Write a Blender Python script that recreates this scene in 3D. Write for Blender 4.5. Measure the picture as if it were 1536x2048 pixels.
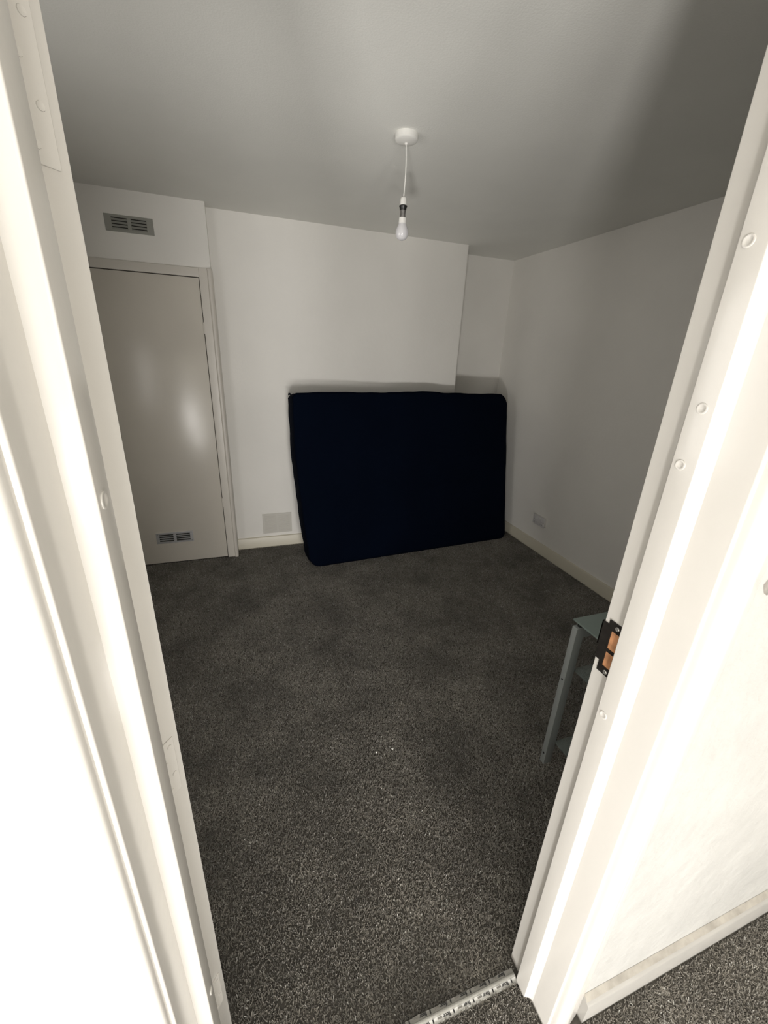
import bpy, bmesh, math, random
from mathutils import Vector, Matrix, noise
random.seed(7)
S = bpy.context.scene
for o in list(bpy.data.objects):
    bpy.data.objects.remove(o)
COL = S.collection

# ------------------------------------------------------------------ camera
CAM_H = 1.575
def make_camera():
    f, yaw, pitch, roll = 820.05, 0.345862538, 0.367223532, -0.0447863185
    cy, sy, cp, sp = math.cos(yaw), math.sin(yaw), math.cos(pitch), math.sin(pitch)
    fw = Vector((sy*cp, cy*cp, -sp)); r = Vector((cy, -sy, 0)); d = fw.cross(r)
    cr, sr = math.cos(roll), math.sin(roll)
    r2 = cr*r + sr*d; d2 = -sr*r + cr*d
    M = Matrix((r2, -d2, -fw)).transposed().to_4x4()
    M.translation = Vector((0, 0, CAM_H))
    c = bpy.data.cameras.new('camera'); o = bpy.data.objects.new('camera', c); COL.objects.link(o)
    o.matrix_world = M
    c.sensor_fit = 'VERTICAL'; c.sensor_height = 36.0; c.sensor_width = 27.0
    c.lens = f/2048*36.0; c.clip_start = 0.02
    S.camera = o
make_camera()

# ------------------------------------------------------------------ world, lights, exposure
w = bpy.data.worlds.new('world'); S.world = w; w.use_nodes = True
w.node_tree.nodes['Background'].inputs[0].default_value = (0.75, 0.85, 1.0, 1)
w.node_tree.nodes['Background'].inputs[1].default_value = 0.0
vs = S.view_settings
vs.view_transform = 'Standard'; vs.look = 'None'; vs.gamma = 1.0; vs.use_curve_mapping = False
vs.exposure = 0.07
def area(name, loc, size, power, col, target):
    l = bpy.data.lights.new(name, 'AREA'); l.shape = 'RECTANGLE'; l.size, l.size_y = size
    l.energy = power; l.color = col
    o = bpy.data.objects.new(name, l); COL.objects.link(o); o.location = loc
    dv = Vector(target) - Vector(loc)
    o.rotation_euler = dv.to_track_quat('-Z', 'Y').to_euler()
    return o
# added daylight lamps at the far end of the hall, assumed low lamps near its floor,
# plus an added fill lamp at the left bedroom wall (all behind or beside the view)
WARM = (1.0, 0.972, 0.94)
area('added_hall_lamp', (0.10, -3.8, 0.40), (1.5, 0.7), 104, WARM, (0.6, 3.0, 1.0))  # unseen lamp, added to light the bedroom through the doorway; no entrance built
area('added_hall_lamp', (0.10, -3.8, 1.35), (1.5, 1.2), 14, WARM, (0.6, 3.0, 1.0))  # weaker added lamp above it, also unseen
area('assumed_floor_lamp', (0.42, -1.05, 0.10), (0.18, 0.18), 7, WARM, (0.45, 1.6, 2.1))  # assumed low source, placed from the bulb's shadow; no sunlit floor built
area('assumed_floor_lamp', (-0.20, -1.30, 0.12), (0.45, 0.45), 26, WARM, (0.13, 1.6, 2.1))  # unseen low lamp, added for bedroom brightness
area('assumed_floor_lamp', (-0.78, -1.35, 0.10), (0.28, 0.28), 46, WARM, (-0.11, 1.6, 2.1))  # second assumed low source, placed from the bulb's other shadow
area('left_wall_fill', (-0.985, 1.2, 1.4), (1.0, 1.0), 10.5, WARM, (1.0, 1.2, 1.3))  # unseen fill lamp, added to brighten the bedroom's right wall

# ------------------------------------------------------------------ materials
def mat(name, col, rough=0.6, metal=0.0, spec=0.5, bump=0.0, bscale=60.0, var=0.0, vscale=3.0, coat=0.0, detail=4.0, alpha=1.0, trans=0.0):
    m = bpy.data.materials.new(name); m.use_nodes = True
    nt = m.node_tree; b = nt.nodes['Principled BSDF']
    b.inputs['Base Color'].default_value = (*col, 1)
    b.inputs['Roughness'].default_value = rough
    b.inputs['Metallic'].default_value = metal
    b.inputs['Specular IOR Level'].default_value = spec
    b.inputs['Coat Weight'].default_value = coat
    b.inputs['Alpha'].default_value = alpha
    b.inputs['Transmission Weight'].default_value = trans
    tc = nt.nodes.new('ShaderNodeTexCoord')
    if bump:
        n = nt.nodes.new('ShaderNodeTexNoise'); n.inputs['Scale'].default_value = bscale; n.inputs['Detail'].default_value = detail
        nt.links.new(tc.outputs['Object'], n.inputs['Vector'])
        bp = nt.nodes.new('ShaderNodeBump'); bp.inputs['Strength'].default_value = 1.0; bp.inputs['Distance'].default_value = bump
        nt.links.new(n.outputs['Fac'], bp.inputs['Height']); nt.links.new(bp.outputs['Normal'], b.inputs['Normal'])
    if var:
        n = nt.nodes.new('ShaderNodeTexNoise'); n.inputs['Scale'].default_value = vscale; n.inputs['Detail'].default_value = 6
        nt.links.new(tc.outputs['Object'], n.inputs['Vector'])
        mp = nt.nodes.new('ShaderNodeMapRange'); mp.inputs[1].default_value = 0.3; mp.inputs[2].default_value = 0.7
        mp.inputs[3].default_value = 1-var; mp.inputs[4].default_value = 1+var
        nt.links.new(n.outputs['Fac'], mp.inputs[0])
        vm = nt.nodes.new('ShaderNodeVectorMath'); vm.operation = 'SCALE'; vm.inputs[0].default_value = col
        nt.links.new(mp.outputs[0], vm.inputs['Scale']); nt.links.new(vm.outputs[0], b.inputs['Base Color'])
    return m
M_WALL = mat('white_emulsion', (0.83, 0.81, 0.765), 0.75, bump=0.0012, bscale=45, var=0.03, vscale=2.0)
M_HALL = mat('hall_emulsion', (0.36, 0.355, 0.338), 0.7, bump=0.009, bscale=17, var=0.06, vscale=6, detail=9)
M_CEIL = mat('ceiling_emulsion', (0.78, 0.775, 0.73), 0.85, bump=0.0007, bscale=160, var=0.02)
M_GLOSS = mat('white_gloss_paint', (0.585, 0.565, 0.53), 0.17, bump=0.0008, bscale=11, var=0.015)
M_DOOR = mat('cream_gloss_paint', (0.66, 0.62, 0.55), 0.26, spec=0.6, bump=0.0010, bscale=4.5, var=0.03, detail=2)
M_FRAME = mat('cream_frame_paint', (0.66, 0.625, 0.565), 0.35, bump=0.0005, bscale=20)
M_SKIRT = mat('cream_skirting_paint', (0.66, 0.62, 0.51), 0.4, bump=0.0004, bscale=20)
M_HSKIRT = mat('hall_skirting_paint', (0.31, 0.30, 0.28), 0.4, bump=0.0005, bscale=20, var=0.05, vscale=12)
M_DUST = mat('dusty_ledge', (0.30, 0.28, 0.245), 0.9, var=0.2, vscale=30)
M_GAP = mat('shadow_gap_timber', (0.02, 0.013, 0.009), 0.9)
M_BASE = mat('carpet_backing', (0.085, 0.078, 0.068), 0.95, var=0.3, vscale=60)
M_NAVY = mat('navy_cotton_cover', (0.0011, 0.0030, 0.0088), 0.9, spec=0.04, bump=0.004, bscale=5, var=0.1)
M_NAVY2 = mat('navy_piping', (0.0014, 0.0026, 0.007), 0.9, spec=0.04)
M_PLASTIC = mat('white_plastic', (0.78, 0.77, 0.73), 0.35)
M_SOCK = mat('socket_plastic', (0.66, 0.645, 0.64), 0.35)
M_DARK = mat('dark_void', (0.02, 0.019, 0.017), 0.9)
M_VENT = mat('grey_vent_paint', (0.32, 0.32, 0.285), 0.5)
M_PLATE = mat('painted_vent_plate', (0.60, 0.58, 0.53), 0.6)
M_ALU = mat('brushed_aluminium', (0.85, 0.85, 0.86), 0.36, metal=0.85, bump=0.0004, bscale=40)
M_STRIP = mat('silver_threshold', (0.50, 0.495, 0.465), 0.6, metal=0.3)
M_FILM = mat('clear_film', (0.42, 0.41, 0.38), 0.5, alpha=0.6)
M_INK = mat('black_print', (0.02, 0.02, 0.02), 0.6)
M_INK2 = mat('grey_print', (0.20, 0.19, 0.17), 0.6)
M_BLACK = mat('black_plastic', (0.008, 0.008, 0.008), 0.4)
M_CAP = mat('worn_metal_cap', (0.30, 0.29, 0.28), 0.4, metal=0.8, var=0.4, vscale=90)
M_BULB = mat('opal_bulb', (0.66, 0.65, 0.66), 0.12, coat=0.5)
M_STEEL = mat('grey_green_steel', (0.40, 0.43, 0.425), 0.42, metal=0.3)
M_GLASS = mat('frosted_green_glass', (0.25, 0.31, 0.285), 0.32, alpha=0.85)
M_GLASS2 = mat('clear_shelf_glass', (0.20, 0.24, 0.225), 0.2, alpha=0.55)
M_BRONZE = mat('dark_bronze_plate', (0.035, 0.031, 0.028), 0.38, metal=0.6, var=0.25, vscale=60)
M_WOOD = mat('raw_mortise_wood', (0.40, 0.19, 0.088), 0.7, var=0.35, vscale=45, bump=0.001, bscale=60)
M_SCREW = mat('steel_screw', (0.55, 0.54, 0.52), 0.35, metal=0.9)
M_CHIP = mat('wall_chip', (0.20, 0.185, 0.165), 0.9, var=0.3, vscale=80)

# ------------------------------------------------------------------ mesh helpers
def link(name, bm, m, parent=None, smooth=False, sharp=40):
    me = bpy.data.meshes.new(name); bmesh.ops.recalc_face_normals(bm, faces=bm.faces[:]); bm.to_mesh(me); bm.free()
    ms = m if isinstance(m, (list, tuple)) else [m]
    for x in ms: me.materials.append(x)
    if smooth:
        for p in me.polygons: p.use_smooth = True
        me.set_sharp_from_angle(angle=math.radians(sharp))
    o = bpy.data.objects.new(name, me); COL.objects.link(o)
    if parent: o.parent = parent
    return o
def add_box(bm, x0, x1, y0, y1, z0, z1, bev=0.0, seg=2):
    r = bmesh.ops.create_cube(bm, size=1.0)
    vv = r['verts']
    for v in vv:
        v.co = Vector((x0 if v.co.x < 0 else x1, y0 if v.co.y < 0 else y1, z0 if v.co.z < 0 else z1))
    if bev:
        es = list({e for v in vv for e in v.link_edges})
        bmesh.ops.bevel(bm, geom=es, offset=bev, segments=seg, affect='EDGES', profile=0.5)
    return vv
def box(*a, **k):
    bm = bmesh.new(); add_box(bm, *a, **k); return bm
def prism(pts, axis, a, b, bm=None):
    """closed 2-D outline extruded along an axis: 'z' outline (x,y), 'x' outline (y,z), 'y' outline (x,z)"""
    bm = bm or bmesh.new()
    def P(p, t):
        return {'z': (p[0], p[1], t), 'x': (t, p[0], p[1]), 'y': (p[0], t, p[1])}[axis]
    A = [bm.verts.new(P(p, a)) for p in pts]; B = [bm.verts.new(P(p, b)) for p in pts]
    n = len(pts)
    bm.faces.new(A[::-1]); bm.faces.new(B)
    for i in range(n):
        bm.faces.new((A[i], A[(i+1) % n], B[(i+1) % n], B[i]))
    return bm
def lathe(prof, center, seg=32, bm=None, axis='z'):
    """prof: list of (radius, offset along axis)"""
    bm = bm or bmesh.new(); rings = []
    c = Vector(center)
    def P(r, h, a):
        u, v = r*math.cos(a), r*math.sin(a)
        return c + Vector({'z': (u, v, h), 'y': (u, h, v), 'x': (h, u, v)}[axis])
    for r, h in prof:
        if r < 1e-6: rings.append([bm.verts.new(P(0, h, 0))])
        else: rings.append([bm.verts.new(P(r, h, 2*math.pi*i/seg)) for i in range(seg)])
    for A, B in zip(rings, rings[1:]):
        for i in range(seg):
            j = (i+1) % seg
            if len(A) == 1 and len(B) == 1: continue
            if len(A) == 1: bm.faces.new((A[0], B[i], B[j]))
            elif len(B) == 1: bm.faces.new((A[i], B[0], A[j]))
            else: bm.faces.new((A[i], B[i], B[j], A[j]))
    return bm
def tube(pts, r, seg=8, bm=None, closed=False):
    bm = bm or bmesh.new(); rings = []
    P = [Vector(p) for p in pts]; n = len(P)
    for i in range(n):
        a = P[i-1] if (i > 0 or closed) else P[i]; b = P[(i+1) % n] if (i < n-1 or closed) else P[i]
        t = (b-a).normalized()
        up = Vector((0, 0, 1)) if abs(t.z) < 0.9 else Vector((0, 1, 0))
        u = t.cross(up).normalized(); v = t.cross(u)
        rings.append([bm.verts.new(P[i] + r*(math.cos(2*math.pi*k/seg)*u + math.sin(2*math.pi*k/seg)*v)) for k in range(seg)])
    m = n if closed else n-1
    for i in range(m):
        A, B = rings[i], rings[(i+1) % n]
        for k in range(seg):
            bm.faces.new((A[k], A[(k+1) % seg], B[(k+1) % seg], B[k]))
    if not closed:
        bm.faces.new(rings[0][::-1]); bm.faces.new(rings[-1])
    return bm
def empty(name, loc):
    o = bpy.data.objects.new(name, None); COL.objects.link(o); o.location = loc; o.empty_display_size = 0.05
    return o
def tag(o, label=None, cat=None, group=None, kind=None):
    if label: o['label'] = label
    if cat: o['category'] = cat
    if group: o['group'] = group
    if kind: o['kind'] = kind
    return o
def child(name, bm, m, parent, **k):
    """mesh given in world coordinates, parented to an empty or mesh with plain translation"""
    o = link(name, bm, m, None, **k)
    o.parent = parent
    off = Vector((0, 0, 0)); p = parent
    while p: off += p.location; p = p.parent
    o.data.transform(Matrix.Translation(-off))
    return o
def struct(name, bm, m, label=None, cat='wall', **k):
    o = link(name, bm, m, **k); tag(o, label, cat, kind='structure'); return o

# ------------------------------------------------------------------ key dimensions (metres)
CEIL = 2.394
YW0, YW1 = 0.318, 0.462          # door wall, hall side and room side
XL, XR = -0.138, 0.612           # lining faces of the doorway
XROOM0, XROOM1 = -1.05, 2.419    # room left and right walls
YCUP, YCH, YALC = 3.205, 3.320, 3.600
XCUP, XCH = -0.095, 1.808
HEAD = 2.0
HX0, HX1, HY0 = -1.35, 1.75, -4.0
BOT = -0.012
F = 0.0

# ------------------------------------------------------------------ room shell
floor = struct('floor', box(-1.5, 2.6, -4.1, 3.8, -0.15, BOT), M_BASE, 'dark grey twist pile carpet running through hall and bedroom', 'floor')
struct('ceiling', box(-1.5, 2.6, YW0, 3.8, CEIL, CEIL+0.12), M_CEIL, 'plain white painted bedroom ceiling', 'ceiling')
struct('ceiling_hall', box(-1.5, 2.6, -4.1, YW0, CEIL+0.002, CEIL+0.12), M_CEIL, 'white ceiling of the hallway', 'ceiling')

bm = prism([(XCUP, YCH), (XCUP+0.0, 3.75), (XCH, 3.75), (XCH, YCH+0.018), (XCH-0.003, YCH+0.007), (XCH-0.010, YCH+0.001), (XCH-0.02, YCH)], 'z', BOT, CEIL)
struct('wall_chimney', bm, M_WALL, 'white chimney breast wall behind the navy mattress', 'wall', smooth=True)
struct('wall_back', box(XCH, XROOM1+0.15, YALC, 3.75, BOT, CEIL), M_WALL, 'white alcove wall to the right of the chimney breast', 'wall')
struct('wall_right', box(XROOM1, XROOM1+0.15, YW1, YALC, BOT, CEIL), M_WALL, 'white right wall with the double socket', 'wall')
struct('wall_left', box(XROOM0-0.15, XROOM0, YW1, 3.75, BOT, CEIL), M_WALL, 'white left wall behind the open door', 'wall')
# cupboard wall around its door opening
CD0, CD1, CDT = -0.872, -0.172, 1.978          # cupboard door leaf edges, top
bm = bmesh.new()
add_box(bm, XROOM0, CD0-0.004, YCUP, 3.30, BOT, CEIL)
add_box(bm, CD1+0.004, XCUP, YCUP, YCH+0.05, BOT, CEIL)
add_box(bm, CD0-0.004, CD1+0.004, YCUP, 3.30, CDT+0.004, CEIL)
struct('wall_cupboard', bm, M_WALL, 'white cupboard front wall with grey vent above the door', 'wall')
struct('wall_closet', box(XROOM0, XCUP, 3.70, 3.75, BOT, CEIL), M_GAP, 'dark inside of the cupboard', 'wall')
# door wall with its opening
bm = bmesh.new()
add_box(bm, HX0-0.1, XL-0.026, YW0, YW1, BOT, CEIL)
add_box(bm, XR+0.026, XROOM1+0.15, YW0, YW1, BOT, CEIL)
add_box(bm, XL-0.026, XR+0.026, YW0, YW1, HEAD+0.026, CEIL)
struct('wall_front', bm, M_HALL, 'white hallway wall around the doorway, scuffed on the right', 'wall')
# hall shell behind the camera, a plain closed box without glazing or entrance
struct('wall_hall_left', box(HX0-0.1, HX0, HY0-0.1, YW0, BOT, CEIL+0.01), M_WALL, 'white end wall of the hallway', 'wall')
struct('wall_hall_right', box(HX1, HX1+0.1, HY0-0.1, YW0, BOT, CEIL+0.01), M_WALL, 'white far wall of the hallway', 'wall')
struct('wall_hall_rear', box(HX0, HX1, HY0-0.1, HY0, BOT, CEIL+0.01), M_WALL, 'white wall of the hallway behind the viewer', 'wall')

# unseen window and drawn blind, added on the left wall to dress the fill lamp
added_win = struct('added_window_1', box(XROOM0, XROOM0+0.05, 0.65, 1.75, 0.85, 1.95), M_GLOSS, 'added white window frame behind the fill lamp on the left bedroom wall', 'window')
child('added_blind', box(XROOM0+0.0501, XROOM0+0.0505, 0.70, 1.70, 0.88, 1.92), M_WALL, added_win)

# baseboards
def skirt_profile(y_wall, y_front, h, s):
    return [(y_wall, BOT), (y_front, BOT), (y_front, h-0.006), (y_front + s*0.002, h-0.002), (y_front + s*0.006, h), (y_wall, h)]
struct('baseboard_back', prism(skirt_profile(YCH, YCH-0.016, 0.086, 1), 'x', XCUP, XCH), M_SKIRT, 'cream baseboard along the chimney breast', 'baseboard', smooth=True)
bm = prism([(XROOM1, BOT), (XROOM1-0.016, BOT), (XROOM1-0.016, 0.080), (XROOM1-0.013, 0.085), (XROOM1-0.009, 0.087), (XROOM1, 0.087)], 'y', YW1, YALC)
struct('baseboard_right', bm, M_SKIRT, 'cream baseboard along the right wall', 'baseboard', smooth=True)
struct('baseboard_alcove', prism(skirt_profile(YALC, YALC-0.016, 0.086, 1), 'x', XCH, XROOM1-0.016), M_SKIRT, 'cream baseboard at the back of the alcove', 'baseboard')
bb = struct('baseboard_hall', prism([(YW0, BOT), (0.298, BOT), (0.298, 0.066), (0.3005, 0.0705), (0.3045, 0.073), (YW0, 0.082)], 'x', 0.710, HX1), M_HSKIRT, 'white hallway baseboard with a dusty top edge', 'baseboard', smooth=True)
child('dusty_ledge', prism([(0.3050, 0.0735), (YW0-0.0005, 0.0825), (YW0-0.0005, 0.0832), (0.3050, 0.0742)], 'x', 0.711, HX1-0.01), M_DUST, bb)
struct('baseboard_hall_left', box(HX0, -0.216, 0.300, YW0, BOT, 0.082, bev=0.003), M_GLOSS, 'white hallway baseboard left of the doorway', 'baseboard')

# ------------------------------------------------------------------ doorway trim
def rounded(poly, rad, n=4):
    out = []
    N = len(poly)
    for i, p in enumerate(poly):
        r = rad[i]
        if r <= 0: out.append(p); continue
        P = Vector(p); A = (Vector(poly[i-1])-P).normalized(); B = (Vector(poly[(i+1) % N])-P).normalized()
        a, b = P+A*r, P+B*r
        for k in range(n+1):
            t = k/n; out.append(tuple((1-t)**2*a + 2*t*(1-t)*P + t*t*b))
    return out
# left jamb
ljamb = struct('trim_1', prism(rounded([(XL-0.026, 0.3165), (XL, 0.3165), (XL, YW1+0.002), (XL-0.026, YW1+0.002)], [0, .003, .002, 0]), 'z', BOT, HEAD+0.02), M_GLOSS, 'white gloss left door jamb', 'trim', smooth=True)
child('door_stop', prism(rounded([(XL-0.001, 0.380), (-0.117, 0.380), (-0.117, 0.418), (XL-0.001, 0.418)], [0, .0025, .0015, 0]), 'z', BOT+0.004, HEAD-0.018), M_GLOSS, ljamb, smooth=True)
# right jamb, its stop filleted into the lining with paint
rjamb = struct('trim_2', prism(rounded([(XR+0.026, 0.3165), (XR+0.026, YW1+0.002), (XR, YW1+0.002), (XR, 0.3165)], [0, 0, .002, .003]), 'z', BOT, HEAD+0.02), M_GLOSS, 'white gloss right door jamb with the strike plate', 'trim', smooth=True)
fil = [(XR+0.001, 0.366), (XR-0.0012, 0.3725), (XR-0.0035, 0.3765), (XR-0.007, 0.3792), (XR-0.011, 0.3802)]
child('door_stop', prism(fil + rounded([(0.595, 0.3805), (0.595, 0.418), (XR+0.001, 0.418)], [.003, .002, 0])[0:10] + [(XR+0.001, 0.418)], 'z', BOT+0.004, HEAD-0.018), M_GLOSS, rjamb, smooth=True)
hj = struct('trim_3', box(XL-0.026, XR+0.026, 0.322, YW1+0.002, HEAD, HEAD+0.026), M_GLOSS, 'white gloss door head lining above the doorway', 'trim')
child('door_stop', box(XL, XR, 0.380, 0.418, HEAD-0.018, HEAD), M_GLOSS, hj)
# hall architraves
arch = [(0.0, YW0), (0.0, 0.3075), (0.0020, 0.3030), (0.006, 0.3012), (0.0100, 0.3008), (0.0112, 0.3016), (0.0124, 0.3006), (0.020, 0.2995), (0.034, 0.2985), (0.040, 0.2998), (0.090, 0.3150), (0.0915, 0.3165), (0.0915, YW0)]
struct('trim_4', prism([(0.618+x, y) for x, y in arch], 'z', BOT, HEAD+0.09), M_GLOSS, 'white moulded architrave on the right of the doorway', 'trim', smooth=True, sharp=35)
archl = [(0.0, YW0), (0.0004, 0.3085), (0.0020, 0.3045), (0.0060, 0.3012), (0.016, 0.2995), (0.034, 0.2990), (0.070, 0.3075), (0.0715, 0.310), (0.0715, YW0)]
struct('trim_5', prism([(-0.1418-x, y) for x, y in archl], 'z', BOT, HEAD+0.09), M_GLOSS, 'white moulded architrave on the left of the doorway', 'trim', smooth=True, sharp=35)
struct('trim_6', box(-0.1418, 0.618, 0.300, YW0, HEAD+0.006, HEAD+0.09, bev=0.003), M_GLOSS, 'white architrave over the doorway', 'trim')

# painted-over filler plugs on the stops
def plug(parent, x, y, z, sgn, s=1.0):
    bm = lathe([(0.0085*s, 0), (0.0085*s, 0.0010*sgn), (0.0068*s, 0.0016*sgn), (0.0052*s, 0.0007*sgn), (0.0, 0.0006*sgn)], (x, y, z), 14, axis='x')
    child('screw_plug', bm, M_GLOSS, parent, smooth=True, sharp=60)
for z, y in ((1.444, 0.404), (1.524, 0.398), (0.968, 0.4035), (1.72, 0.405)):
    plug(rjamb, 0.5952, y, z, -1, 0.9)
plug(ljamb, -0.1172, 0.397, 1.446, 1, 1.0)
plug(ljamb, -0.1172, 0.402, 0.60, 1, 0.7)

# strike plate with two keeps cut to bare wood
PX = XR-0.0004
def strike_plate():
    x0, x1 = XR-0.0022, XR-0.0002
    bm = bmesh.new()
    ys = [0.4185, 0.4245, 0.4445, 0.4530]; zs = [1.030, 1.046, 1.078, 1.085, 1.123, 1.142]
    holes = {(1, 1), (1, 3)}
    for i in range(3):
        for j in range(5):
            if (i, j) in holes: continue
            add_box(bm, x0, x1, ys[i], ys[i+1], zs[j], zs[j+1])
    # lip that wraps round the room edge of the jamb
    add_box(bm, x0, x1, 0.4530, 0.4665, 1.081, 1.132)
    add_box(bm, x0, XR+0.010, 0.4645, 0.4668, 1.081, 1.132)
    add_box(bm, x0, x1, 0.4530, 0.4625, 1.052, 1.081)
    bmesh.ops.remove_doubles(bm, verts=bm.verts[:], dist=1e-6)
    p = child('strike_plate', bm, M_BRONZE, rjamb)
    for z0, z1 in ((1.046, 1.078), (1.085, 1.123)):
        child('keep_mortise', box(XR-0.0007, XR+0.0002, 0.4245, 0.4445, z0, z1), M_WOOD, p)
    for z in (1.037, 1.133):
        child('screw', lathe([(0.0042, 0), (0.0042, -0.0006), (0.003, -0.0014), (0.0012, -0.0009), (0, -0.0009)], (x0, 0.4345, z), 14, axis='x'), M_SCREW, p, smooth=True)
    tag(p, 'dark bronze strike plate with two bare wood keeps')
strike_plate()

# ------------------------------------------------------------------ the open bedroom door (only its hinge edge is seen)
def bedroom_door():
    th = math.radians(140); pin = Vector((-0.1405, 0.4665, 0))
    u = Vector((math.cos(th), math.sin(th), 0))          # along the door, away from the hinges
    t = Vector((math.sin(th), -math.cos(th), 0))         # through its thickness
    Mx = Matrix((u, t, Vector((0, 0, 1)))).transposed().to_4x4(); Mx.translation = pin
    def T(bm):
        bm.transform(Mx); return bm
    d = struct('door_1', T(box(0, 0.752, 0, 0.036, 0.012, 1.985, bev=0.0015)), M_GLOSS, 'white gloss bedroom door standing open, seen by its hinge edge', 'door', smooth=True)
    for z0, z1 in ((1.705, 1.812), (0.967, 1.067), (0.345, 0.445)):
        h = child('hinge', T(box(-0.0014, 0.001, 0.000, 0.0265, z0, z1, bev=0.0006)), M_GLOSS, d)
        for k, (yy, f) in enumerate(((0.010, .12), (0.019, .37), (0.010, .63), (0.019, .88))):
            child('screw', T(lathe([(0.0035, -0.0014), (0.0032, -0.0022), (0.0016, -0.0019), (0, -0.0019)], (0, yy, z0 + (z1-z0)*f), 10, axis='x')), M_GLOSS, h, smooth=True)
        child('hinge_knuckle', T(lathe([(0, z0), (0.0045, z0), (0.0045, z1), (0, z1)], (-0.003, -0.003, 0), 12)), M_GLOSS, h, smooth=True)
bedroom_door()

# ------------------------------------------------------------------ cupboard door, frame, vents
cup = struct('door_2', box(CD0, CD1, YCUP-0.004, YCUP+0.034, -0.004, CDT, bev=0.002), M_DOOR, 'flush cream gloss cupboard door with metal louvre low down', 'door', smooth=True)
for z in (1.685, 0.46):
    h = child('hinge', box(CD1-0.0005, CD1+0.0035, YCUP-0.0065, YCUP+0.02, z-0.035, z+0.035), M_FRAME, cup)
    child('hinge_knuckle', lathe([(0, z-0.035), (0.0045, z-0.035), (0.0045, z+0.035), (0, z+0.035)], (CD1+0.0015, YCUP-0.008, 0), 10), M_FRAME, h, smooth=True)
def louvre(name, x0, x1, y, z0, z1, rows, mplate, mslot, parent=None, hood=True, margin=(0.036, 0.018), up=False):
    """metal vent face: a plate with two banks of pressed slots"""
    bm = bmesh.new(); add_box(bm, x0, x1, y-0.003, y+0.001, z0, z1, bev=0.001, seg=1)
    p = child(name, bm, mplate, parent)
    mx, mz = margin; c = (x0+x1)/2; gap = 0.010
    pitch = (z1-z0-2*mz)/rows
    for bank in ((x0+mx, c-gap), (c+gap, x1-mx)):
        for k in range(rows):
            zc = z0+mz+pitch*(k+0.5)
            child('slot', box(bank[0], bank[1], y-0.0034, y-0.0028, zc-pitch*0.36, zc+pitch*0.34), mslot, p)
            if hood:
                zb = zc-pitch*0.36
                child('louvre', prism([(y-0.003, zb), (y-0.0035, zb-pitch*0.10), (y-0.0085, zb+pitch*0.12), (y-0.0095, zb+pitch*0.26), (y-0.0085, zb+pitch*0.30), (y-0.0065, zb+pitch*0.16)], 'x', bank[0], bank[1]), mplate, p)
    return p
g = louvre('louvre_grille', -0.660, -0.405, YCUP-0.0045, 1.575-1.416, 1.575-1.328, 4, M_ALU, M_DARK, cup, margin=(0.022, 0.012))
tag(g, 'shiny bare aluminium louvre grille')
for x in (-0.648, -0.417):
    for z in (0.170, 0.236):
        child('screw', lathe([(0.004, -0.003), (0.003, -0.0045), (0, -0.0045)], (x, YCUP-0.0045, z), 10, axis='y'), M_SCREW, g, smooth=True)
# frame round the cupboard door
bm = prism(rounded([(CD1+0.004, YCUP+0.01), (CD1+0.004, YCUP-0.014), (CD1+0.056, YCUP-0.016), (CD1+0.056, YCUP+0.01)], [0, .003, .004, 0]), 'z', BOT, CDT+0.056)
cf = struct('trim_7', bm, M_FRAME, 'cream frame along the right of the cupboard door', 'trim', smooth=True)
child('corner_bead', prism(rounded([(CD1+0.054, YCUP+0.008), (CD1+0.054, YCUP-0.030), (XCUP+0.006, YCUP-0.026), (XCUP+0.008, YCH-0.0005), (XCUP, YCH-0.0005), (XCUP, YCUP+0.008)], [0, .016, .014, 0, 0, 0], 6), 'z', BOT, CDT+0.056), M_FRAME, cf, smooth=True)
struct('trim_8', prism(rounded([(YCUP+0.01, CDT+0.004), (YCUP-0.014, CDT+0.004), (YCUP-0.015, CDT+0.056), (YCUP+0.01, CDT+0.058)], [0, .003, .004, 0]), 'x', CD0-0.06, CD1+0.004), M_FRAME, 'cream frame over the cupboard door', 'trim', smooth=True)
struct('trim_9', box(CD0-0.06, CD0-0.004, YCUP-0.015, YCUP+0.01, BOT, CDT+0.004, bev=0.003), M_FRAME, 'cream frame along the left of the cupboard door', 'trim')

v = empty('air_vent', (-0.52, YCUP, 1.575+0.65))
tag(v, 'small grey metal air vent on the wall above the cupboard door', 'vent')
louvre('vent_plate', -0.646, -0.392, YCUP, 1.575+0.606, 1.575+0.692, 4, M_VENT, M_DARK, v, margin=(0.036, 0.012))
v = empty('air_vent', (0.24, YCH, 0.20))
tag(v, 'painted white vent plate low on the chimney breast beside the mattress', 'vent')
p = louvre('vent_plate', 0.119, 0.358, YCH, 1.575-1.462, 1.575-1.285, 12, M_PLATE, M_PLATE, v, margin=(0.018, 0.014), hood=False)
for bank in ((0.136, 0.228), (0.248, 0.340)):
    for k in range(12):
        zc = 0.113+0.014+0.0124*(k+0.5)
        child('louvre', prism([(YCH-0.003, zc+0.004), (YCH-0.0062, zc-0.002), (YCH-0.0055, zc-0.003), (YCH-0.003, zc-0.001)], 'x', bank[0], bank[1]), M_PLATE, p)

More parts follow.
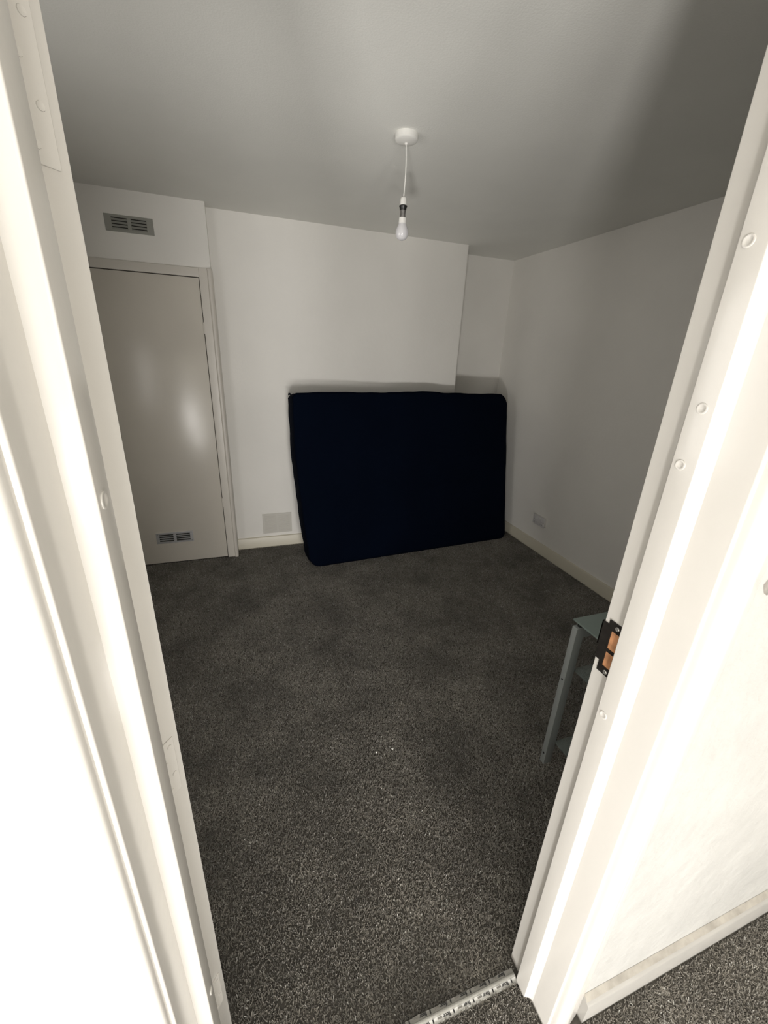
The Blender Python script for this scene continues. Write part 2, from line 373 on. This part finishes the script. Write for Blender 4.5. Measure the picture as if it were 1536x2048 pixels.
# ------------------------------------------------------------------ double socket
def socket():
    s = empty('wall_socket', (XROOM1, 2.672, 0.278))
    tag(s, 'white double wall socket low on the right wall', 'socket')
    x = XROOM1
    y0, y1, z0, z1 = 2.600, 2.745, 0.236, 0.322
    child('back_box', box(x-0.016, x, y0+0.003, y1-0.003, z0+0.003, z1-0.003, bev=0.002), M_PLASTIC, s)
    f = child('faceplate', box(x-0.024, x-0.015, y0, y1, z0, z1, bev=0.003), M_SOCK, s, smooth=True)
    for c in (y0+0.036, y1-0.036):
        child('rocker_switch', prism([(x-0.0238, 0.288+0.021), (x-0.0285, 0.288+0.020), (x-0.0248, 0.288+0.002), (x-0.0238, 0.288+0.002)], 'y', c-0.006+(0.014 if c < 2.67 else -0.014), c+0.006+(0.014 if c < 2.67 else -0.014)), M_PLASTIC, s)
        for dy, z, hw, hh in ((0, 0.277, 0.002, 0.004), (-0.011, 0.256, 0.0032, 0.002), (0.011, 0.256, 0.0032, 0.002)):
            child('pin_hole', box(x-0.0244, x-0.0236, c+dy-hw, c+dy+hw, z-hh, z+hh), M_DARK, s)
    for c in (y0+0.012, y1-0.012):
        child('screw', lathe([(0.0034, -0.0236), (0.0030, -0.0248), (0, -0.0248)], (x, c, 0.279), 10, axis='x'), M_DARK, s, smooth=True)
socket()

# ------------------------------------------------------------------ pendant lamp
def pendant():
    cx, cy = 0.720, 1.931
    p = empty('pendant_lamp', (cx, cy, CEIL))
    tag(p, 'bare opal bulb on a white cord from a round ceiling rose', 'lamp')
    child('ceiling_rose', lathe([(0, 0), (0.0465, 0), (0.047, -0.004), (0.0455, -0.019), (0.0425, -0.0225), (0.040, -0.0235), (0.034, -0.0265), (0.014, -0.0285), (0.007, -0.0295), (0.0055, -0.034), (0, -0.0345)], (cx, cy, CEIL), 40), M_PLASTIC, p, smooth=True, sharp=30)
    zt = 2.186
    pts = [(cx+0.004*math.sin(3.1*k/10), cy, CEIL-0.030-(CEIL-0.030-zt)*k/10) for k in range(11)]
    child('cord', tube(pts, 0.0024, 8), M_PLASTIC, p, smooth=True)
    child('lamp_holder', lathe([(0, zt+0.003), (0.005, zt+0.002), (0.0105, zt-0.001), (0.0130, zt-0.005), (0.0145, zt-0.028), (0.0125, zt-0.030), (0, zt-0.030)], (cx, cy, 0), 28), M_PLASTIC, p, smooth=True)
    z = 2.157
    child('shade_ring', lathe([(0, z), (0.0155, z), (0.0172, z-0.003), (0.0155, z-0.006), (0.0138, z-0.012), (0.0128, z-0.017), (0, z-0.017)], (cx, cy, 0), 28), M_BLACK, p, smooth=True)
    z = 2.141
    child('bulb_cap', lathe([(0, z), (0.0122, z), (0.0114, z-0.010), (0.0112, z-0.018), (0.0128, z-0.028), (0, z-0.028)], (cx, cy, 0), 24), M_CAP, p, smooth=True)
    z = 2.114
    b = child('bulb', lathe([(0, z), (0.0144, z), (0.0150, z-0.010), (0.0156, z-0.020), (0.0185, z-0.027), (0.0232, z-0.036), (0.0262, z-0.046), (0.0270, z-0.054), (0.0258, z-0.064), (0.0215, z-0.073), (0.0140, z-0.0790), (0.007, z-0.0812), (0, z-0.0818)], (cx, cy, 0), 36), M_BULB, p, smooth=True, sharp=60)
    child('bulb_collar', lathe([(0.0144, z), (0.0156, z-0.0005), (0.0159, z-0.010), (0.0164, z-0.020), (0.0155, z-0.0205)], (cx, cy, 0), 36), M_PLASTIC, b, smooth=True)
pendant()

# ------------------------------------------------------------------ mattress leaning on the chimney breast
def mattress():
    L, Hh, T = 1.875, 1.312, 0.195
    yaw, tilt = math.radians(3.8), math.radians(9.0)
    base = Vector((0.432, 2.835, -0.006))
    ux = Vector((math.cos(yaw), math.sin(yaw), 0))
    nb = Vector((-math.sin(yaw), math.cos(yaw), 0))
    uv = Vector((0, 0, 1))*math.cos(tilt) + nb*math.sin(tilt)
    uw = nb*math.cos(tilt) - Vector((0, 0, 1))*math.sin(tilt)
    root = empty('mattress', base)
    tag(root, 'dark navy covered mattress on its side leaning against the chimney breast', 'mattress')
    def edge_wave(s):
        return 0.012*noise.noise(Vector((s*2.9, 1.7, 0))) + 0.007*noise.noise(Vector((s*9, 4.2, 0)))
    R = 0.075
    def outline(n_arc=8, step=0.04):
        pts = []
        def seg(a, b):
            n = max(2, int((Vector(b)-Vector(a)).length/step))
            for k in range(n): pts.append((a[0]+(b[0]-a[0])*k/n, a[1]+(b[1]-a[1])*k/n))
        def arc(cx, cy, a0, r):
            for k in range(n_arc): 
                a = a0+math.pi/2*k/n_arc; pts.append((cx+r*math.cos(a), cy+r*math.sin(a)))
        r1, r2, r3, r4 = 0.085, 0.05, 0.075, 0.030    # bl, br, tr, tl
        seg((r1, 0), (L-r2, 0)); arc(L-r2, r2, -math.pi/2, r2)
        seg((L, r2), (L, Hh-r3)); arc(L-r3, Hh-r3, 0, r3)
        seg((L-r3, Hh), (r4, Hh)); arc(r4, Hh-r4, math.pi/2, r4)
        seg((0, Hh-r4), (0, r1)); arc(r1, r1, math.pi, r1)
        return pts
    O = outline()
    C = (L/2, Hh/2)
    def place(u, v, wv):
        u2 = u - 0.048*(v/Hh) 
        bow = 0.020*math.sin(math.pi*min(max(u/L, 0), 1))**0.7*(v/Hh)**3     # top edge rises towards its middle
        lb = -0.022*math.sin(math.pi*min(max(v/Hh-0.12, 0)/0.88, 1))*max(0, 1-u/0.25) 
        return base + ux*(u2+lb) + uv*(v+bow) + uw*(wv*0.92)
    bm = bmesh.new()
    # rings from the middle of the front face, over the rim, round to the back
    prof = [(0.0, -0.022), (0.35, -0.020), (0.62, -0.014), (0.82, -0.004), (0.93, 0.0), (0.975, 0.004), (0.992, 0.010), (0.990, 0.016), (0.9965, 0.045), (1.001, 0.10), (0.9965, 0.15), (0.990, 0.179), (0.992, 0.186), (0.975, 0.191), (0.93, 0.195), (0.6, 0.200), (0.0, 0.202)]
    rings = []
    for f, wv in prof:
        if f == 0: rings.append([bm.verts.new(place(C[0], C[1], wv))]); continue
        ring = []
        for i, (u, v) in enumerate(O):
            pu, pv = C[0]+(u-C[0])*f, C[1]+(v-C[1])*f
            if f > 0.9:
                e = edge_wave(i*0.04)
                d = Vector((u-C[0], v-C[1])).normalized()
                if v > 0.05: pu += d.x*e; pv += d.y*e
            ww = wv + (0.006*noise.noise(Vector((pu*4, pv*4, 2)))) * (1 if f < 0.97 else 0.3) * (1 if wv < 0.15 else 0)
            ring.append(bm.verts.new(place(pu, pv, ww)))
        rings.append(ring)
    n = len(O)
    for A, B in zip(rings, rings[1:]):
        for i in range(n):
            j = (i+1) % n
            if len(A) == 1: bm.faces.new((A[0], B[i], B[j]))
            elif len(B) == 1: bm.faces.new((A[i], B[0], A[j]))
            else: bm.faces.new((A[i], B[i], B[j], A[j]))
    child('mattress_cover', bm, M_NAVY, root, smooth=True, sharp=80)
    for wv in (0.012, 0.184):
        P = []
        for i, (u, v) in enumerate(O):
            e = edge_wave(i*0.04); d = Vector((u-C[0], v-C[1])).normalized()
            pu, pv = C[0]+(u-C[0])*0.993, C[1]+(v-C[1])*0.993
            if v > 0.05: pu += d.x*e; pv += d.y*e
            P.append(place(pu, pv, wv))
        child('piping', tube(P, 0.0045, 8, closed=True), M_NAVY2, root, smooth=True)
    # gathered tuft of fabric at the top left corner
    c = place(-0.004, Hh-0.004, 0.06)
    child('corner_knot', tube([c, c+Vector((-0.006, -0.004, 0.006)), c+Vector((-0.012, -0.004, 0.004)), c+Vector((-0.013, -0.004, -0.004))], 0.006, 8), M_NAVY2, root, smooth=True)
mattress()

# ------------------------------------------------------------------ glass stand beside the doorway
def stand():
    x0, x1, y0, y1 = 1.096, 1.560, 0.560, 0.949
    t = empty('glass_stand', ((x0+x1)/2, (y0+y1)/2, -0.008))
    tag(t, 'grey metal side stand with frosted green glass shelves beside the doorway', 'side table')
    lw, ld, zt = 0.037, 0.024, 0.677
    for lx in (x0, x1-lw):
        for ly in (y0, y1-ld):
            leg = child('leg', box(lx, lx+lw, ly, ly+ld, -0.008, zt, bev=0.0012), M_STEEL, t, smooth=True)
            sx, out = (lx, -1) if lx == x0 else (lx+lw, 1)
            for z in (0.046, 0.437):
                child('screw', lathe([(0.0045, 0), (0.0045, 0.0006*out), (0.003, 0.0010*out), (0.002, 0.0004*out), (0, 0.0004*out)], (sx, ly+ld/2, z), 12, axis='x'), M_BLACK, leg, smooth=True)
            child('glass_pad', lathe([(0, zt), (0.009, zt), (0.009, zt+0.009), (0, zt+0.009)], (lx+lw/2+ (0.004 if lx == x0 else -0.004), ly+ld/2, 0), 14), M_BLACK, leg, smooth=True)
    for ly in (y0, y1-ld):
        child('rail', box(x0+lw, x1-lw, ly+0.002, ly+ld-0.002, 0.632, 0.672), M_STEEL, t)
    child('glass_top', box(x0+0.014, x1-0.014, y0-0.015, y1+0.016, 0.686, 0.694, bev=0.0015), M_GLASS, t, smooth=True)
    for z in (0.478, 0.100):
        child('glass_shelf', box(x0+lw-0.001, x1-lw+0.001, y0+0.012, y1-0.020, z, z+0.009, bev=0.0015), M_GLASS2, t, smooth=True)
stand()

# ------------------------------------------------------------------ threshold strip with its printed film
def threshold():
    yc = 0.4255
    t = empty('threshold_strip', ((XL+XR)/2, yc, BOT))
    tag(t, 'silver carpet threshold strip in the doorway with printed protective film', 'threshold')
    x0, x1 = XL+0.001, 0.594
    z = BOT
    bm = prism([(yc-0.014, z), (yc+0.014, z), (yc+0.013, z+0.004), (yc+0.0052, z+0.0085), (yc+0.0035, z+0.0138), (yc, z+0.0150), (yc-0.0035, z+0.0138), (yc-0.0052, z+0.0085), (yc-0.013, z+0.004)], 'x', x0, x1)
    bar = child('metal_strip', bm, M_STRIP, t, smooth=True, sharp=50)
    for sgn in (-1, 1):
        n = 60; bm = bmesh.new(); rows = []
        for k in range(n+1):
            x = x0+(x1-x0)*k/n
            wv = 0.0018*noise.noise(Vector((x*40, sgn*3, 0)))
            rows.append([bm.verts.new((x, yc+sgn*(0.0040), z+0.0140)), bm.verts.new((x, yc+sgn*0.007, z+0.0130+wv)), bm.verts.new((x, yc+sgn*0.011, z+0.0122+wv*1.5)), bm.verts.new((x, yc+sgn*(0.0135+wv), z+0.0128+wv*2))])
        for A, B in zip(rows, rows[1:]):
            for i in range(3): bm.faces.new((A[i], A[i+1], B[i+1], B[i]))
        film = child('film', bm, M_FILM, t, smooth=True)
        # repeated print along the film, reading from the room side
        cu = bpy.data.curves.new('print', 'FONT'); cu.body = 'floor'; cu.size = 0.0100; cu.extrude = 0.0001; cu.offset = 0.0004
        to = bpy.data.objects.new('print', cu); COL.objects.link(to)
        bpy.context.view_layer.update()
        me0 = bpy.data.meshes.new_from_object(to.evaluated_get(bpy.context.evaluated_depsgraph_get()))
        bpy.data.objects.remove(to)
        tw = max(v.co.x for v in me0.vertices)
        bm = bmesh.new(); bm2 = bmesh.new()
        x = x1-0.014
        while x > x0+0.08:
            zz = z+0.0150; yy = yc+sgn*0.0090+0.0032
            if x < x1-0.03 or sgn < 0: add_box(bm, x-0.0032, x, yy-0.0064, yy, zz-0.0016, zz)
            m2 = me0.copy(); m2.transform(Matrix.Translation((x-0.012, yy, zz)) @ Matrix.Rotation(math.pi, 4, 'Z'))
            bm.from_mesh(m2); bpy.data.meshes.remove(m2)
            for q in range(5):
                add_box(bm2, x-0.012-tw-0.003-q*0.0026-0.0018, x-0.012-tw-0.003-q*0.0026, yy-0.0042, yy-0.0005, zz-0.0016, zz)
            x -= 0.0585
        tag(child('dark_print', bm, M_INK, film), kind='stuff')
        tag(child('grey_print', bm2, M_INK2, film), kind='stuff')
threshold()

# ------------------------------------------------------------------ carpet pile (uncountable: one object)
def carpet():
    def pile_mat():
        m = bpy.data.materials.new('grey_twist_pile'); m.use_nodes = True; nt = m.node_tree; b = nt.nodes['Principled BSDF']
        b.inputs['Roughness'].default_value = 0.55; b.inputs['Specular IOR Level'].default_value = 0.5
        b.inputs['Sheen Weight'].default_value = 0.15
        oi = nt.nodes.new('ShaderNodeObjectInfo'); cr = nt.nodes.new('ShaderNodeValToRGB')
        e = cr.color_ramp.elements
        e[0].position = 0.0; e[0].color = (0.155, 0.144, 0.126, 1)
        e[1].position = 0.80; e[1].color = (0.30, 0.279, 0.243, 1)
        n = e.new(0.95); n.color = (0.40, 0.38, 0.34, 1)
        n = e.new(0.985); n.color = (0.6, 0.59, 0.56, 1)
        nt.links.new(oi.outputs['Random'], cr.inputs[0]); ge = nt.nodes.new('ShaderNodeNewGeometry'); nz = nt.nodes.new('ShaderNodeTexNoise'); nz.inputs['Scale'].default_value = 3.4; nz.inputs['Detail'].default_value = 7; nz.inputs['Roughness'].default_value = 0.65
        nt.links.new(ge.outputs['Position'], nz.inputs['Vector'])
        mr = nt.nodes.new('ShaderNodeMapRange'); mr.inputs[1].default_value = 0.36; mr.inputs[2].default_value = 0.60; mr.inputs[3].default_value = 0.64; mr.inputs[4].default_value = 1.12
        nt.links.new(nz.outputs['Fac'], mr.inputs[0])
        vm = nt.nodes.new('ShaderNodeVectorMath'); vm.operation = 'SCALE'
        nt.links.new(cr.outputs[0], vm.inputs[0]); nt.links.new(mr.outputs[0], vm.inputs['Scale'])
        nt.links.new(vm.outputs[0], b.inputs['Base Color'])
        return m
    bm = bmesh.new()
    def quad(x0, x1, y0, y1):
        bm.faces.new([bm.verts.new(p) for p in ((x0, y0, BOT), (x1, y0, BOT), (x1, y1, BOT), (x0, y1, BOT))])
    quad(-0.85, XROOM1-0.020, YW1+0.010, YCUP-0.010)        # bedroom
    quad(XCUP+0.012, XROOM1-0.020, YCUP-0.010, YCH-0.020)
    quad(XL+0.004, XR-0.005, 0.4370, YW1+0.010)
    quad(XL+0.004, XR-0.004, 0.296, 0.4135)                # in the doorway, hall side
    quad(-0.40, 1.55, -0.35, 0.294)                       # hall
    o = child('carpet_pile', bm, pile_mat(), floor)
    tag(o, None, None, None, 'stuff')
    ng = bpy.data.node_groups.new('pile', 'GeometryNodeTree')
    ng.interface.new_socket('Geometry', in_out='INPUT', socket_type='NodeSocketGeometry')
    ng.interface.new_socket('Geometry', in_out='OUTPUT', socket_type='NodeSocketGeometry')
    N, Lk = ng.nodes, ng.links
    gi = N.new('NodeGroupInput'); go = N.new('NodeGroupOutput')
    dp = N.new('GeometryNodeDistributePointsOnFaces'); dp.inputs['Density'].default_value = 75000; dp.inputs['Seed'].default_value = 3
    cone = N.new('GeometryNodeMeshCone'); cone.inputs['Vertices'].default_value = 5; cone.inputs['Side Segments'].default_value = 2
    cone.inputs['Radius Top'].default_value = 0.0006; cone.inputs['Radius Bottom'].default_value = 0.0017; cone.inputs['Depth'].default_value = 0.0085
    sm = N.new('GeometryNodeSetMaterial'); sm.inputs['Material'].default_value = o.data.materials[0]
    ip = N.new('GeometryNodeInstanceOnPoints')
    rr = N.new('FunctionNodeRandomValue'); rr.data_type = 'FLOAT_VECTOR'
    rr.inputs[0].default_value = (-0.62, -0.62, 0); rr.inputs[1].default_value = (0.62, 0.62, 6.28)
    # brushed patches: the pile leans together in large soft areas
    pos = N.new('GeometryNodeInputPosition'); nz = N.new('ShaderNodeTexNoise'); nz.inputs['Scale'].default_value = 2.6; nz.inputs['Detail'].default_value = 3
    Lk.new(pos.outputs[0], nz.inputs['Vector'])
    sub = N.new('ShaderNodeVectorMath'); sub.operation = 'SUBTRACT'; sub.inputs[1].default_value = (0.5, 0.5, 0.5)
    Lk.new(nz.outputs['Color'], sub.inputs[0])
    mul = N.new('ShaderNodeVectorMath'); mul.operation = 'MULTIPLY'; mul.inputs[1].default_value = (3.2, 3.2, 0)
    Lk.new(sub.outputs[0], mul.inputs[0])
    add = N.new('ShaderNodeVectorMath'); add.operation = 'ADD'
    Lk.new(rr.outputs[0], add.inputs[0]); Lk.new(mul.outputs[0], add.inputs[1])
    e2r = N.new('FunctionNodeEulerToRotation'); Lk.new(add.outputs[0], e2r.inputs[0])
    rs = N.new('FunctionNodeRandomValue'); rs.data_type = 'FLOAT'; rs.inputs[2].default_value = 0.65; rs.inputs[3].default_value = 1.15
    Lk.new(gi.outputs[0], dp.inputs['Mesh']); Lk.new(dp.outputs['Points'], ip.inputs['Points'])
    Lk.new(cone.outputs['Mesh'], sm.inputs['Geometry']); Lk.new(sm.outputs[0], ip.inputs['Instance'])
    Lk.new(e2r.outputs[0], ip.inputs['Rotation']); Lk.new(rs.outputs[1], ip.inputs['Scale'])
    Lk.new(ip.outputs[0], go.inputs[0])
    md = o.modifiers.new('pile', 'NODES'); md.node_group = ng
carpet()
# small dark chip in the hall plaster
bm = lathe([(0.016, 0), (0.012, -0.0012), (0.006, -0.0006), (0, -0.0008)], (0.742, YW0-0.0002, 1.272), 9, axis='y')
for v in bm.verts: v.co += Vector((0.003*noise.noise(v.co*90), 0, 0.008*noise.noise(v.co*70)))
child('plaster_chip', bm, M_CHIP, bpy.data.objects['wall_front'])
# two white crumbs lying on the carpet
for (x, y, a, lab) in ((0.511, 1.176, 0.3, 'tiny white crumb on the carpet mid-room, the right of two'), (0.439, 1.181, 1.4, 'tiny white crumb on the carpet mid-room, the left of two')):
    bm = bmesh.new(); bmesh.ops.create_icosphere(bm, subdivisions=1, radius=0.0042)
    for v in bm.verts: v.co = Vector((v.co.x*1.3, v.co.y, v.co.z*0.6)) * (1+0.35*noise.noise(v.co*300+Vector((a*9, 0, 0))))
    o = link('crumb', bm, M_PLASTIC); o.location = (x, y, -0.004); o.rotation_euler.z = a
    tag(o, lab, 'crumb', 'white crumbs on the carpet')
